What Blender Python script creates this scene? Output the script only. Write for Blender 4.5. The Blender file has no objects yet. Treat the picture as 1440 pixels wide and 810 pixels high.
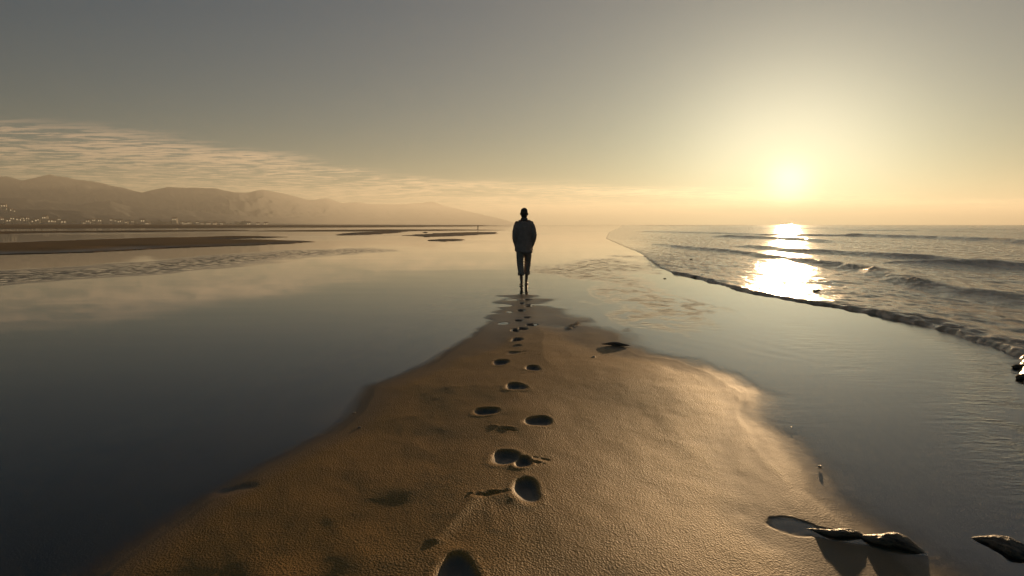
import bpy, math, random
import numpy as np
from mathutils import Vector
random.seed(7); rng = np.random.default_rng(11)
S = bpy.context.scene
C = S.collection
R = math.radians
Q = 1.25          # grid coarseness, 1 = full detail

# ------------------------------------------------------------------ camera
CAMH = 1.36; F = 960.0; PITCH = math.atan((405 - 316) / F)
cam = bpy.data.objects.new('camera', bpy.data.cameras.new('camera')); C.objects.link(cam)
cam.data.lens = 24; cam.data.sensor_width = 36; cam.data.clip_end = 60000; cam.data.clip_start = 0.05
cam.location = (0, 0, CAMH); cam.rotation_euler = (R(90) - PITCH, 0, 0)
S.camera = cam

def ray(px, py):
    u = (405 - py) / F
    return np.array([(px - 720) / F, math.cos(PITCH) + u * math.sin(PITCH), -math.sin(PITCH) + u * math.cos(PITCH)])
def ground(px, py, z=0.0):
    """real-world point on the plain seen at a point of the photograph (survey of the place)"""
    d = ray(px, py); t = (CAMH - z) / -d[2]
    return np.array([d[0] * t, d[1] * t])
def gp(pts): return np.array([ground(a, b) for a, b in pts])

sd = ray(1110, 261); sd = sd / np.linalg.norm(sd)
SUN_EL = math.asin(sd[2]); SUN_AZ = math.atan2(sd[0], sd[1])

# ------------------------------------------------------------------ numpy noise
def _hash(i, j, s):
    n = (i.astype(np.int64) * 374761393 + j.astype(np.int64) * 668265263 + s * 1274126177) & 0xffffffff
    n = ((n ^ (n >> 13)) * 1274126177) & 0xffffffff
    return ((n ^ (n >> 16)) & 0xffff) / 65535.0
def vnoise(x, y, s=0):
    i = np.floor(x); j = np.floor(y); fx = x - i; fy = y - j
    fx = fx * fx * fx * (fx * (fx * 6 - 15) + 10); fy = fy * fy * fy * (fy * (fy * 6 - 15) + 10)
    i = i.astype(np.int64); j = j.astype(np.int64)
    a = _hash(i, j, s); b = _hash(i + 1, j, s); c = _hash(i, j + 1, s); d = _hash(i + 1, j + 1, s)
    return (a + (b - a) * fx) * (1 - fy) + (c + (d - c) * fx) * fy - 0.5
def fbm(x, y, o=4, s=0):
    r = 0; a = 1.0
    for k in range(o):
        r = r + a * vnoise(x * 2 ** k + 17.3 * k, y * 2 ** k - 9.1 * k, s + k); a *= 0.5
    return r
def sstep(a, b, v):
    t = np.clip((v - a) / (b - a), 0, 1); return t * t * (3 - 2 * t)
def sdpoly(x, y, P):
    """signed distance to polygon, + inside"""
    d = np.full(x.shape, 1e18); ins = np.zeros(x.shape, bool); n = len(P)
    for k in range(n):
        ax, ay = P[k]; bx, by = P[(k + 1) % n]
        ex, ey = bx - ax, by - ay
        t = np.clip(((x - ax) * ex + (y - ay) * ey) / (ex * ex + ey * ey + 1e-12), 0, 1)
        d = np.minimum(d, (x - ax - t * ex) ** 2 + (y - ay - t * ey) ** 2)
        c = ((ay > y) != (by > y)) & (x < (bx - ax) * (y - ay) / (by - ay + 1e-12) + ax)
        ins ^= c
    d = np.sqrt(d); return np.where(ins, d, -d)

# ------------------------------------------------------------------ object helpers
def tag(o, label=None, cat=None, group=None, kind=None):
    if label: o['label'] = label
    if cat: o['category'] = cat
    if group: o['group'] = group
    if kind: o['kind'] = kind
    return o
def link(name, me, mat=None, parent=None):
    o = bpy.data.objects.new(name, me); C.objects.link(o)
    if mat and not me.materials: me.materials.append(mat)
    if parent: o.parent = parent
    return o
def empty(name, loc, rz=0):
    o = bpy.data.objects.new(name, None); C.objects.link(o); o.location = loc; o.rotation_euler = (0, 0, rz)
    o.empty_display_size = .1
    return o
def raw_mesh(name, co, faces, smooth=True):
    me = bpy.data.meshes.new(name)
    faces = np.asarray(faces, np.int32); nf = len(faces); k = faces.shape[1]
    me.vertices.add(len(co)); me.vertices.foreach_set('co', np.asarray(co, np.float32).ravel())
    me.loops.add(nf * k); me.loops.foreach_set('vertex_index', faces.ravel())
    me.polygons.add(nf); me.polygons.foreach_set('loop_start', np.arange(0, nf * k, k, dtype=np.int32))
    me.update(calc_edges=True); me.validate()
    if smooth: me.polygons.foreach_set('use_smooth', np.ones(len(me.polygons), bool))
    return me
def gridfaces(n, m, wrap=False):
    i = np.arange(n - 1)[:, None]; j = np.arange(m if wrap else m - 1)[None, :]
    a = i * m + j; b = i * m + (j + 1) % m
    return np.stack([a, b, b + m, a + m], -1).reshape(-1, 4)
def attr(me, name, v):
    a = me.attributes.new(name, 'FLOAT', 'POINT'); a.data.foreach_set('value', np.asarray(v, np.float32))
def pymesh(name, V, Fc, smooth=True):
    me = bpy.data.meshes.new(name); me.from_pydata([tuple(v) for v in V], [], Fc); me.update()
    if smooth:
        for p in me.polygons: p.use_smooth = True
    return me

# ------------------------------------------------------------------ materials
class NT:
    def __init__(s, name):
        s.m = bpy.data.materials.new(name); s.m.use_nodes = True; s.t = s.m.node_tree; s.t.nodes.clear()
        s.out = s.n('ShaderNodeOutputMaterial')
    def n(s, typ, **kw):
        nd = s.t.nodes.new(typ)
        for k, v in kw.items(): setattr(nd, k, v)
        return nd
    def l(s, a, b): s.t.links.new(a, b)
    def val(s, sock, v):
        if hasattr(v, 'is_linked') or isinstance(v, bpy.types.NodeSocket): s.l(v, sock)
        else: sock.default_value = v
    def math(s, op, a, b=0.0, c=0.0, clamp=False):
        nd = s.n('ShaderNodeMath', operation=op, use_clamp=clamp)
        s.val(nd.inputs[0], a); s.val(nd.inputs[1], b); s.val(nd.inputs[2], c); return nd.outputs[0]
    def mix(s, f, a, b):
        nd = s.n('ShaderNodeMix', data_type='RGBA'); s.val(nd.inputs[0], f); s.val(nd.inputs[6], a); s.val(nd.inputs[7], b)
        return nd.outputs[2]
    def mixf(s, f, a, b):
        nd = s.n('ShaderNodeMix', data_type='FLOAT'); s.val(nd.inputs[0], f); s.val(nd.inputs[2], a); s.val(nd.inputs[3], b)
        return nd.outputs[0]
    def attr(s, name): return s.n('ShaderNodeAttribute', attribute_name=name).outputs['Fac']
    def coord(s, scale=(1, 1, 1), rot=(0, 0, 0)):
        g = s.n('ShaderNodeNewGeometry'); mp = s.n('ShaderNodeMapping'); s.l(g.outputs['Position'], mp.inputs[0])
        mp.inputs['Scale'].default_value = scale; mp.inputs['Rotation'].default_value = rot; return mp.outputs[0]
    def noise(s, vec, scale, detail=3, rough=.5, dist=0):
        nd = s.n('ShaderNodeTexNoise'); s.l(vec, nd.inputs['Vector']); nd.inputs['Scale'].default_value = scale
        nd.inputs['Detail'].default_value = detail; nd.inputs['Roughness'].default_value = rough; nd.inputs['Distortion'].default_value = dist
        return nd.outputs['Fac']
    def rng(s, v, a, b, c=0.0, d=1.0):
        nd = s.n('ShaderNodeMapRange', interpolation_type='SMOOTHSTEP'); s.val(nd.inputs[0], v)
        for k, q in enumerate((a, b, c, d)): nd.inputs[k + 1].default_value = q
        return nd.outputs[0]
    def bump(s, h, strength, dist, nrm=None):
        nd = s.n('ShaderNodeBump'); s.val(nd.inputs['Height'], h); s.val(nd.inputs['Strength'], strength); s.val(nd.inputs['Distance'], dist)
        if nrm: s.l(nrm, nd.inputs['Normal'])
        return nd.outputs[0]
    def pr(s, col, rough=.6, nrm=None, spec=.5, ior=1.45, metal=0, tint=(1, 1, 1, 1)):
        p = s.n('ShaderNodeBsdfPrincipled'); s.val(p.inputs['Base Color'], col); s.val(p.inputs['Roughness'], rough)
        s.val(p.inputs['Specular IOR Level'], spec); s.val(p.inputs['IOR'], ior); p.inputs['Specular Tint'].default_value = tint; p.inputs['Metallic'].default_value = metal
        if nrm: s.l(nrm, p.inputs['Normal'])
        return p
    def done(s, sh): s.l(sh, s.out.inputs[0]); return s.m
def rgb(r, g, b): return (r, g, b, 1)

def simple(name, c1, c2, scale, rough=.8, bump=.3, dist=.01, spec=.4):
    t = NT(name); co = t.coord(); n = t.noise(co, scale, 5, .6)
    return t.done(t.pr(t.mix(t.rng(n, .3, .7), c1, c2), rough, t.bump(n, bump, dist), spec).outputs[0])

# sand
t = NT('sand'); co = t.coord()
wet = t.attr('wet')
vo = t.n('ShaderNodeTexVoronoi', feature='SMOOTH_F1'); t.l(t.coord((1, .75, 1)), vo.inputs['Vector']); vo.inputs['Scale'].default_value = 118; vo.inputs['Smoothness'].default_value = .5
g1 = t.noise(co, 110, 3, .6); g2 = t.noise(co, 9, 4, .55); g3 = t.noise(co, 420, 2, .6)
sheen = t.attr('sheen'); prt = t.attr('print')
dull = t.noise(co, 1.6, 4, .6)
c = t.mix(t.rng(g1, .3, .7), rgb(.47, .26, .066), rgb(.30, .165, .044))
c = t.mix(t.rng(g3, .55, .8), c, rgb(.17, .095, .035))
c = t.mix(t.rng(dull, .4, .7, 0, .4), c, rgb(.28, .155, .05))
c = t.mix(wet, c, rgb(.24, .165, .095)); c = t.mix(t.math('MULTIPLY', prt, .8), c, rgb(.22, .18, .14))
hh = t.math('ADD', t.math('MULTIPLY', vo.outputs['Distance'], .9), t.math('MULTIPLY', g1, .7)); hh = t.math('ADD', hh, t.math('MULTIPLY', g3, .35))
hh = t.math('ADD', hh, t.math('MULTIPLY', g2, 1.0))
dryk = t.math('SUBTRACT', 1.0, wet, clamp=True)
nb = t.bump(hh, t.math('ADD', t.math('MULTIPLY', dryk, t.rng(dull, .35, .65, .34, .56)), .16), .006)
SAND = t.done(t.pr(c, t.mixf(sheen, t.mixf(wet, .60, .60), .30), nb, t.mixf(sheen, .14, .6), tint=rgb(1, .80, .52)).outputs[0])

# still shallow water over the flats (surface sheen over see-through film / murk by depth)
t = NT('shallow_water'); dep = t.attr('depth'); rip = t.attr('ripple')
n1 = t.noise(t.coord((1.1, 3.2, 1), (0, 0, R(12))), 2.6, 5, .55, .6)
n2 = t.noise(t.coord((1, 2.0, 1), (0, 0, R(-14))), 11, 4, .6, .3)
n3 = t.noise(t.coord((.5, 1.3, 1)), .35, 3, .5)
dap = t.rng(t.noise(t.coord((1, .8, 1)), 3.2, 5, .65, .4), .42, .62)
rip = t.math('MULTIPLY', rip, t.mixf(t.rng(rip, .1, .3), 1.0, dap))
hgt = t.math('ADD', n1, t.math('MULTIPLY', n2, .50))
nb = t.bump(hgt, rip, .06)
nb = t.bump(n3, .012, .3, nb)
fr = t.n('ShaderNodeFresnel'); silt = t.attr('silt'); t.l(t.mixf(silt, 1.38, 2.0), fr.inputs['IOR']); t.l(nb, fr.inputs['Normal'])
gl = t.n('ShaderNodeBsdfGlossy', distribution='BECKMANN'); t.l(t.mixf(silt, .04, .045), gl.inputs['Roughness']); gl.inputs['Color'].default_value = rgb(.97, .97, .97); t.l(nb, gl.inputs['Normal'])
murk = t.n('ShaderNodeBsdfDiffuse'); murk.inputs['Color'].default_value = rgb(.018, .025, .026)
tr = t.n('ShaderNodeBsdfTransparent'); tr.inputs['Color'].default_value = rgb(.93, .93, .90)
body = t.n('ShaderNodeMixShader'); t.l(t.rng(dep, .004, .14), body.inputs[0]); t.l(tr.outputs[0], body.inputs[1]); t.l(murk.outputs[0], body.inputs[2])
edge = t.n('ShaderNodeMixShader')
tr2 = t.n('ShaderNodeBsdfTransparent')
film = t.n('ShaderNodeMixShader'); t.l(fr.outputs[0], film.inputs[0]); t.l(body.outputs[0], film.inputs[1]); t.l(gl.outputs[0], film.inputs[2])
t.l(t.rng(t.math('ADD', dep, t.math('MULTIPLY', t.math('SUBTRACT', n2, .5), .006)), -.002, .011), edge.inputs[0])
t.l(tr2.outputs[0], edge.inputs[1]); t.l(film.outputs[0], edge.inputs[2])
WATER = t.done(edge.outputs[0])

# sea water with foam
t = NT('sea_water'); foam = t.attr('foam')
n1 = t.noise(t.coord((3.0, 1.0, 1), (0, 0, R(10))), 1.6, 6, .6, .8)
n2 = t.noise(t.coord((1, 1, 1)), 12, 5, .65, .5)
n3 = t.noise(t.coord((1.8, .5, 1)), .5, 5, .6, .4)
nb = t.bump(t.math('ADD', n1, t.math('MULTIPLY', n2, .35)), t.math('MULTIPLY', t.math('SUBTRACT', 1.0, t.attr('calm')), .35), .10)
lace = t.n('ShaderNodeTexVoronoi', feature='DISTANCE_TO_EDGE'); t.l(t.coord((1, .6, 1)), lace.inputs['Vector']); lace.inputs['Scale'].default_value = 3.2
lf = t.math('MULTIPLY', t.rng(lace.outputs['Distance'], .0, .12, 1, 0), t.rng(n2, .42, .62))
n4 = t.noise(t.coord((1.6, .55, 1), (0, 0, R(6))), 3.4, 6, .68, .8)
thin = t.math('MULTIPLY', t.rng(n4, .40, .62), t.math('MULTIPLY', t.math('SUBTRACT', 1.0, t.attr('calm')), t.rng(n3, .25, .6, .10, .6)))
ff = t.math('ADD', t.math('ADD', t.math('MULTIPLY', foam, t.rng(n2, .35, .58)), thin), t.math('MULTIPLY', lf, t.math('MULTIPLY', t.rng(n3, .32, .6), .7)), clamp=True)
w = t.pr(rgb(.66, .38, .17), t.mixf(t.attr('calm'), t.rng(n4, .40, .66, .09, .30), .10), nb, .5, 2.0)
fo = t.pr(rgb(.82, .62, .40), .6, t.bump(t.math('ADD', n4, t.math('MULTIPLY', n2, .3)), .6, .08, nb), .4)
mx = t.n('ShaderNodeMixShader'); t.l(ff, mx.inputs[0]); t.l(w.outputs[0], mx.inputs[1]); t.l(fo.outputs[0], mx.inputs[2])
SEA = t.done(mx.outputs[0])

HILL = simple('hill_scrub', rgb(.045, .052, .055), rgb(.075, .075, .07), .004, .95, .12, 6)
WOODS = simple('far_woods', rgb(.035, .045, .022), rgb(.07, .07, .035), .2, .9, .5, .5)
WALLP = simple('pale_render', rgb(.36, .32, .26), rgb(.28, .25, .20), 1.5)
ROOFM = simple('roof_tiles', rgb(.20, .09, .055), rgb(.13, .07, .05), 3)
t = NT('lit_window'); e = t.n('ShaderNodeEmission'); e.inputs[0].default_value = rgb(1, .72, .40); e.inputs[1].default_value = .38
LITW = t.done(e.outputs[0])
SKIN = simple('skin', rgb(.30, .17, .11), rgb(.25, .135, .085), 30, .5, .2, .002)
HAIR = simple('hair', rgb(.06, .042, .032), rgb(.09, .065, .05), 90, .6, .6, .004)
def cloth(name, a, b, sc=250):
    t = NT(name); co = t.n('ShaderNodeTexCoord').outputs['Object']
    n = t.noise(co, 14, 5, .6); wv = t.noise(co, sc, 2, .6)
    nb = t.bump(n, .5, .02); nb = t.bump(wv, .35, .003, nb)
    p = t.pr(t.mix(t.rng(n, .3, .7), a, b), .92, nb, .2); return t.done(p.outputs[0])
JACKET = cloth('jacket_cloth', rgb(.44, .33, .27), rgb(.35, .265, .22))
TROUS = cloth('trouser_cloth', rgb(.42, .33, .26), rgb(.32, .25, .20))
SHIRT = cloth('collar_cloth', rgb(.20, .15, .12), rgb(.16, .12, .10))
t = NT('wet_driftwood'); co = t.n('ShaderNodeTexCoord').outputs['Object']
mp = t.n('ShaderNodeMapping'); t.l(co, mp.inputs[0]); mp.inputs['Scale'].default_value = (2.5, 30, 30)
n = t.noise(mp.outputs[0], 2.2, 6, .65, .6); n2 = t.noise(co, 40, 3)
DRIFT = t.done(t.pr(t.mix(t.rng(n, .35, .65), rgb(.07, .05, .034), rgb(.27, .185, .115)), t.rng(n2, .3, .7, .32, .6), t.bump(n, 1.0, .02), .4).outputs[0])
SHELL = simple('shell', rgb(.6, .48, .36), rgb(.42, .32, .22), 60, .4)
STONE = simple('wet_weed_stone', rgb(.05, .042, .03), rgb(.10, .08, .05), 25, .8, .8, .03, .2)
DARKW = simple('dark_post_wood', rgb(.04, .032, .025), rgb(.06, .045, .035), 12)

# ------------------------------------------------------------------ ground heights
BAR = gp([(60, 900), (150, 806), (205, 765), (290, 705), (380, 655), (470, 610), (505, 580), (530, 545), (600, 515), (650, 487), (690, 455), (704, 436), (716, 421), (733, 412),
          (750, 420), (764, 434), (790, 450), (825, 458), (862, 470), (872, 486), (900, 500), (955, 506), (1010, 526), (1056, 553), (1052, 590), (1085, 640), (1135, 690), (1205, 738), (1262, 780), (1310, 830), (1380, 930)])
BAR = np.vstack([BAR, [[2.2, -4], [1.5, -30], [-5, -30], [-2.4, -4]]])
FAR = [gp(p) for p in [
    [(-500, 352), (-100, 345), (0, 343), (60, 339.5), (150, 336.5), (250, 334.5), (300, 333.2), (385, 332.6), (400, 333.4), (330, 335.5), (310, 337.5), (380, 338), (425, 338.5), (435, 340.5), (400, 343), (330, 345.5), (240, 349), (130, 354.5), (0, 357.5), (-100, 362), (-500, 375)],
    [(480, 328.5), (520, 325.8), (575, 325.3), (560, 327.5), (520, 330), (480, 331)],
    [(568, 331), (612, 328.2), (655, 326.7), (700, 326.3), (695, 329), (640, 332), (600, 333)],
    [(604, 338.4), (620, 336.2), (640, 336), (652, 337.4), (625, 339.6)],
    [(-600, 333), (0, 329.0), (110, 326.6), (240, 325.6), (350, 324.4), (350, 323.9), (200, 324.3), (0, 325.8), (-600, 328)],
    [(330, 325.0), (520, 323.0), (640, 323.0), (715, 323.6), (600, 324.4), (500, 325.4)],
]]
LAND = np.array([[-9000, -2000], [-700, -2000], [-260, 120], [-150, 290], [-60, 420], [-10, 700], [-60, 1500], [-200, 5000], [-600, 9000], [-14000, 14000]])
# footprints: (px, py, width px, half length m)
PR = [(642, 838, 66, .16), (740, 709, 42, .155), (711, 661, 46, .12), (736, 668, 24, .09), (757, 606, 37, .12), (684, 590, 34, .11), (725, 554, 29, .14),
      (749, 525, 22, .13), (704, 514, 25, .14), (727, 479, 18, .15), (708, 455, 17, .16), (748, 457, 16, .16), (735, 463, 13, .15), (724, 465, 12, .15),
      (733, 437, 14, .17), (713, 430, 15, .18), (744, 431, 12, .15), (720, 422, 20, .2), (742, 422, 11, .17), (722, 413, 9, .2), (722, 405, 10, .2),
      (722, 500, 22, .1), (727, 489, 14, .08), (741, 447, 10, .12),
      (729, 451, 11, .12), (716, 439, 10, .14), (734, 427, 9, .15)]
SHAL = {20, 21, 22}
def prints(x, y):
    h = np.zeros_like(x); m = np.zeros_like(x)
    for k, (px, py, w, b) in enumerate(PR):
        cx, cy = ground(px, py); a = w * cy / F / 2 * 1.03
        sel = (np.abs(x - cx) < a * 3) & (np.abs(y - cy) < b * 3)
        if not sel.any(): continue
        dx = (x[sel] - cx) / a; dy = (y[sel] - cy) / b
        an = np.arctan2(dy, dx)
        q = (np.abs(dx * (1 + .16 * dy)) ** 2.3 + np.abs(dy) ** 2.3) ** (1 / 2.3) + .10 * np.sin(2 * an + k) + .06 * np.sin(3 * an + 2 * k) + .05 * fbm(x[sel] * 25, y[sel] * 25, 2, k)
        dpt = .010 if k in SHAL else (.036 if cy < 9 else .028)
        h[sel] += -dpt * (1 - sstep(.48, 1.05, q)) * (.68 + .38 * np.clip(dy, -1, 1)) + .0015 * np.exp(-((q - 1.22) / .18) ** 2) * (1 + .7 * fbm(x[sel] * 30, y[sel] * 30, 2, 5))
        m[sel] = np.maximum(m[sel], (1 - sstep(.72, .98, q)) * (0.3 if k in SHAL else 1))
    return h, m
def seg(x, y, a, b, wd, taper=False):
    ax, ay = a; bx, by = b; ex, ey = bx - ax, by - ay
    t = np.clip(((x - ax) * ex + (y - ay) * ey) / (ex * ex + ey * ey), 0, 1)
    d = np.hypot(x - ax - t * ex, y - ay - t * ey)
    wv = wd * (.35 + .65 * np.sin(np.pi * np.clip(t * .9 + .05, 0, 1))) if taper else wd
    return np.exp(-(d / wv) ** 2)

# shore line of the spent wave: x as a function of y
A_PIX = [(852, 335), (868, 342), (900, 356), (925, 376), (948, 385), (975, 390), (1005, 398), (1030, 406), (1060, 413), (1095, 419), (1130, 425), (1165, 430), (1200, 437), (1230, 442), (1262, 449), (1300, 459), (1325, 466), (1350, 475), (1375, 482), (1400, 490), (1425, 502), (1436, 518), (1446, 545), (1465, 600), (1500, 700)]
Ap = gp(A_PIX); Ap = Ap[np.argsort(Ap[:, 1])]
B_PIX = [(872, 340.5), (905, 342), (960, 348), (1010, 353), (1060, 359), (1110, 365), (1150, 371), (1185, 376), (1215, 382), (1240, 389), (1275, 397), (1310, 404), (1370, 414), (1440, 425), (1560, 446)]
Bp = gp(B_PIX); Bp = Bp[np.argsort(Bp[:, 1])]
def xA(y): return np.interp(y, np.r_[-60, -3, Ap[:, 1], 120, 400, 3000], np.r_[5.2, 3.6, Ap[:, 0], 17, 63, 480])
def xB(y): return np.interp(y, np.r_[-60, 2, Bp[:, 1], 300, 1000, 6000], np.r_[14, 10, Bp[:, 0], 55, 190, 1200])

def height(x, y):
    """returns height, wetness hint, ripple"""
    n = fbm(x * .9, y * .55, 4, 3); n2 = fbm(x * 4.5, y * 3.0, 3, 8)
    far = sstep(5, 14, y)
    sb = sdpoly(x, y, BAR)
    sb = sb + (n * .22 + n2 * .05) * (.35 + far * .4) + .55 * sstep(7, 13, y) * fbm(x * .9, y * 2.6, 4, 14)
    right = sstep(-.6, .9, x - .03 * y)
    # outside the bar: left pool deeper, right a thin film
    out = -(np.clip(-sb, 0, 1e9))
    hl = np.maximum(out * .09, -.17); hr = np.maximum(out * .030, -.022)
    hout = hl * (1 - right) + hr * right
    top = .055 * sstep(0, 1.3, sb) + .035 * sstep(.2, 2.2, sb)
    prof = top * (1 - .70 * sstep(5, 11, y)) + .004 * sstep(0, .06, sb)
    prof = prof * (1 - .38 * right)
    h = np.where(sb > 0, prof, hout)
    ins = sstep(0, .5, sb)
    h = h + ins * (.020 * fbm(x * .8 + 4, y * .35, 3, 21) + .004 * n2 * (1 - far))
    # wind-carved rim on the sunward side
    rim = seg(x, y, ground(905, 507), ground(1035, 548), .17) * .009 + seg(x, y, ground(985, 520), ground(1052, 556), .09) * .009
    # right-hand sand-flat relief just under the film
    h = h + right * (1 - ins) * .006 * fbm(x * 3.5 - y * .8, y * 1.1 + x * .3, 4, 40)
    ph, pm = prints(x, y); h = h + ph
    # trough and ridges below the nearest prints
    a, b = ground(690, 735), ground(640, 782)
    h += -.005 * seg(x, y, a, b, .08) + .006 * seg(x, y, ground(668, 724), ground(612, 785), .03) + .002 * seg(x, y, ground(688, 732), ground(694, 770), .03)
    for (p, q, wd, am) in [((742, 659), (772, 664), .018, -.012), ((745, 664), (768, 668), .014, .010), ((748, 668), (768, 671), .012, -.010),
                           ((655, 722), (718, 712), .020, -.012), ((660, 716), (715, 708), .02, .008), ((702, 618), (730, 622), .014, -.012), ((690, 612), (728, 617), .02, .006),
                           ((712, 497), (740, 499), .03, -.010), ((735, 502), (760, 505), .02, -.008), ((712, 533), (740, 534), .025, -.008),
                           ((1095, 735), (1112, 727), .03, .007), ((800, 463), (814, 453), .06, .03), ((878, 466), (890, 460), .08, .018)]:
        h += am * .55 * seg(x, y, ground(*p), ground(*q), wd * (.6 if wd < .05 else 1), True) * (.6 + 1.6 * vnoise(x * 40, y * 40, 77))
    # scour pool and channel round the driftwood
    sc = np.maximum(np.maximum(seg(x, y, ground(1106, 738), ground(1128, 745), .085), seg(x, y, ground(1130, 746), ground(1200, 757), .06)), seg(x, y, ground(1200, 757), ground(1300, 775), .055))
    sc = sc * (1 + .5 * fbm(x * 14, y * 14, 3, 50)); scm = sstep(.30, .62, sc)
    h = h * (1 - scm * .97) - .007 * scm
    # soft swales on the shaded flank
    h += -.009 * seg(x, y, ground(430, 800), ground(545, 730), .12) - .006 * seg(x, y, ground(315, 692), ground(345, 686), .05)
    # distant bars
    for k, P in enumerate(FAR):
        x0, y0 = P.min(0) - 12; x1, y1 = P.max(0) + 12
        sel = (x > x0) & (x < x1) & (y > y0) & (y < y1)
        if sel.any():
            s2 = sdpoly(x[sel], y[sel], P) + 1.2 * fbm(x[sel] * .12, y[sel] * .25, 4, 60 + k)
            h[sel] = np.where(s2 > 0, np.maximum(h[sel], .02 + (.16 if k == 0 else .10) * sstep(0, 5, s2) + .03 * fbm(x[sel] * .3, y[sel] * .3, 3, 66)), h[sel])
    fm = y > 60
    if fm.any():
        sl = sdpoly(x[fm], y[fm], LAND) + 25 * fbm(x[fm] * .01, y[fm] * .02, 4, 70)
        h[fm] = np.where(sl > 0, np.maximum(h[fm], .03 + .5 * sstep(0, 60, sl) + 1.5 * sstep(100, 600, sl)), h[fm])
    # sea bed
    us = x - xA(y) - .3
    h = np.where(us > 0, np.minimum(h, -.03 - np.clip(us * .03, 0, 2.5)), h)
    wet = 1 - sstep(.000, .012 + .006 * n, h)
    wet = np.maximum(wet, sstep(8, 15, y) * (1 - sstep(.02, .12, h)) * .8)
    wet = np.maximum(wet, pm * .97); wet = np.maximum(wet, scm)
    sheen = sstep(6.5, 11.5, y) * (1 - sstep(.05, .14, h)) * (1 - sstep(25, 60, y)) * (.7 + .6 * n)
    return h, np.clip(wet, 0, 1), right, pm, np.clip(sheen, 0, 1)

def rnd(v): return v
thf = np.radians(np.arange(-46, 46.01, .085 * Q)); thb = np.radians(np.r_[np.arange(46.5, 90, 1.0), np.arange(90, 270, 4.0), np.arange(270, 313.6, 1.0)])
th = np.concatenate([thf, thb])
rr = [0.6]
while rr[-1] < 30: rr.append(rr[-1] * (1.02 if rr[-1] < 2.2 else 1 + .0026 * Q))
while rr[-1] < 300: rr.append(rr[-1] * 1.007)
while rr[-1] < 24000: rr.append(rr[-1] * 1.03)
rr = np.array(rr)
X = rr[:, None] * np.sin(th)[None, :]; Y = rr[:, None] * np.cos(th)[None, :]
nr, nt = X.shape; X = X.ravel(); Y = Y.ravel()
H, WET, RIGHT, PM, SHEEN = height(X, Y)
faces = gridfaces(nr, nt, True)
# close the small hole under the camera
hub = len(X); Xh = np.r_[X, 0.0]; Yh = np.r_[Y, 0.0]; h0 = float(H[:nt].mean())
me = raw_mesh('beach', np.stack([Xh, Yh, np.r_[H, h0]], -1), np.vstack([faces, np.array([[k, (k + 1) % nt, hub, hub] for k in range(0)], int).reshape(-1, 4)]))
attr(me, 'wet', np.r_[WET, 0]); attr(me, 'print', np.r_[PM, 0]); attr(me, 'sheen', np.r_[SHEEN, 0])
cap = pymesh('beach_cap', [(X[k], Y[k], H[k]) for k in range(nt)], [tuple(range(nt))])
import bmesh
bm = bmesh.new(); bm.from_mesh(me); bm.from_mesh(cap); 
bm.to_mesh(me); bm.free(); bpy.data.meshes.remove(cap)
tag(link('beach', me, SAND), kind='structure')

# ------------------------------------------------------------------ shallow water sheet
Us = X - xA(Y)
dep = -H
LR1 = gp([(-500, 420), (0, 397), (170, 385), (300, 374), (420, 362), (540, 353), (520, 349), (400, 352), (250, 366), (100, 378), (0, 383), (-500, 400)])
LR2 = gp([(740, 384), (800, 388), (850, 400), (880, 415), (900, 432), (935, 445), (1010, 462), (1015, 440), (960, 410), (930, 395), (900, 370), (880, 360), (800, 372)])
rip = .0015 + RIGHT * (.003 + .006 * (1 - sstep(9, 14, Y)) * sstep(-.2, .4, fbm(X * 1.1, Y * .6, 3, 83)) + .11 * (1 - sstep(3.6, 6.5, Y)) + .22 * (1 - sstep(6, 11, Y)) * sstep(1.9, 3.0, X - .12 * Y + .8 * fbm(X * .5, Y * .4, 3, 84)))
rip = rip * (.6 + .9 * sstep(-.3, .4, fbm(X * .5, Y * .22, 4, 81)))
s1 = sdpoly(X, Y, LR1); s2 = sdpoly(X, Y, LR2)
rip = np.maximum(rip, 1.0 * sstep(-1, 1.5, s1 + 1.5 * fbm(X * .4, Y * .25, 4, 90)))
rip = np.maximum(rip, 1.0 * sstep(-.5, .8, s2 + 1.6 * fbm(X * 1.1, Y * .5, 4, 91)))
rip = np.maximum(rip, .20 * sstep(30, 120, Y) * sstep(0, .5, fbm(X * .05, Y * .08, 3, 92)))
rip = rip * (1 - .9 * (np.exp(-((Us + 1.0) / .9) ** 2) * (Y < 20)))
swirl = np.sin(26 * (X * .72 + Y * .32) + 6 * fbm(X * .7, Y * .5, 3, 95))
swm = RIGHT * sstep(3.2, 4.2, Y) * (1 - sstep(6, 9, Y)) * sstep(-.1, .35, fbm(X * .8, Y * .5, 3, 96))
Zw = 0.0006 * swirl * swm
v = faces
keep = (dep[v].max(1) > -.012) & (Us[v].min(1) < .5) & ~((Y[v].min(1) < 0) & False)
me = raw_mesh('water', np.stack([X, Y, Zw], -1), v[keep])
attr(me, 'depth', dep); attr(me, 'ripple', rip)
attr(me, 'silt', sstep(-.2, 1.8, X - .05 * Y + .4 * fbm(X * .4, Y * .3, 3, 99)) * (1 - .75 * sstep(25, 80, Y)))
bm = bmesh.new(); bm.from_mesh(me)
bmesh.ops.delete(bm, geom=[q for q in bm.verts if not q.link_faces], context='VERTS'); bm.to_mesh(me); bm.free()
tag(link('water', me, WATER), kind='structure')

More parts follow.
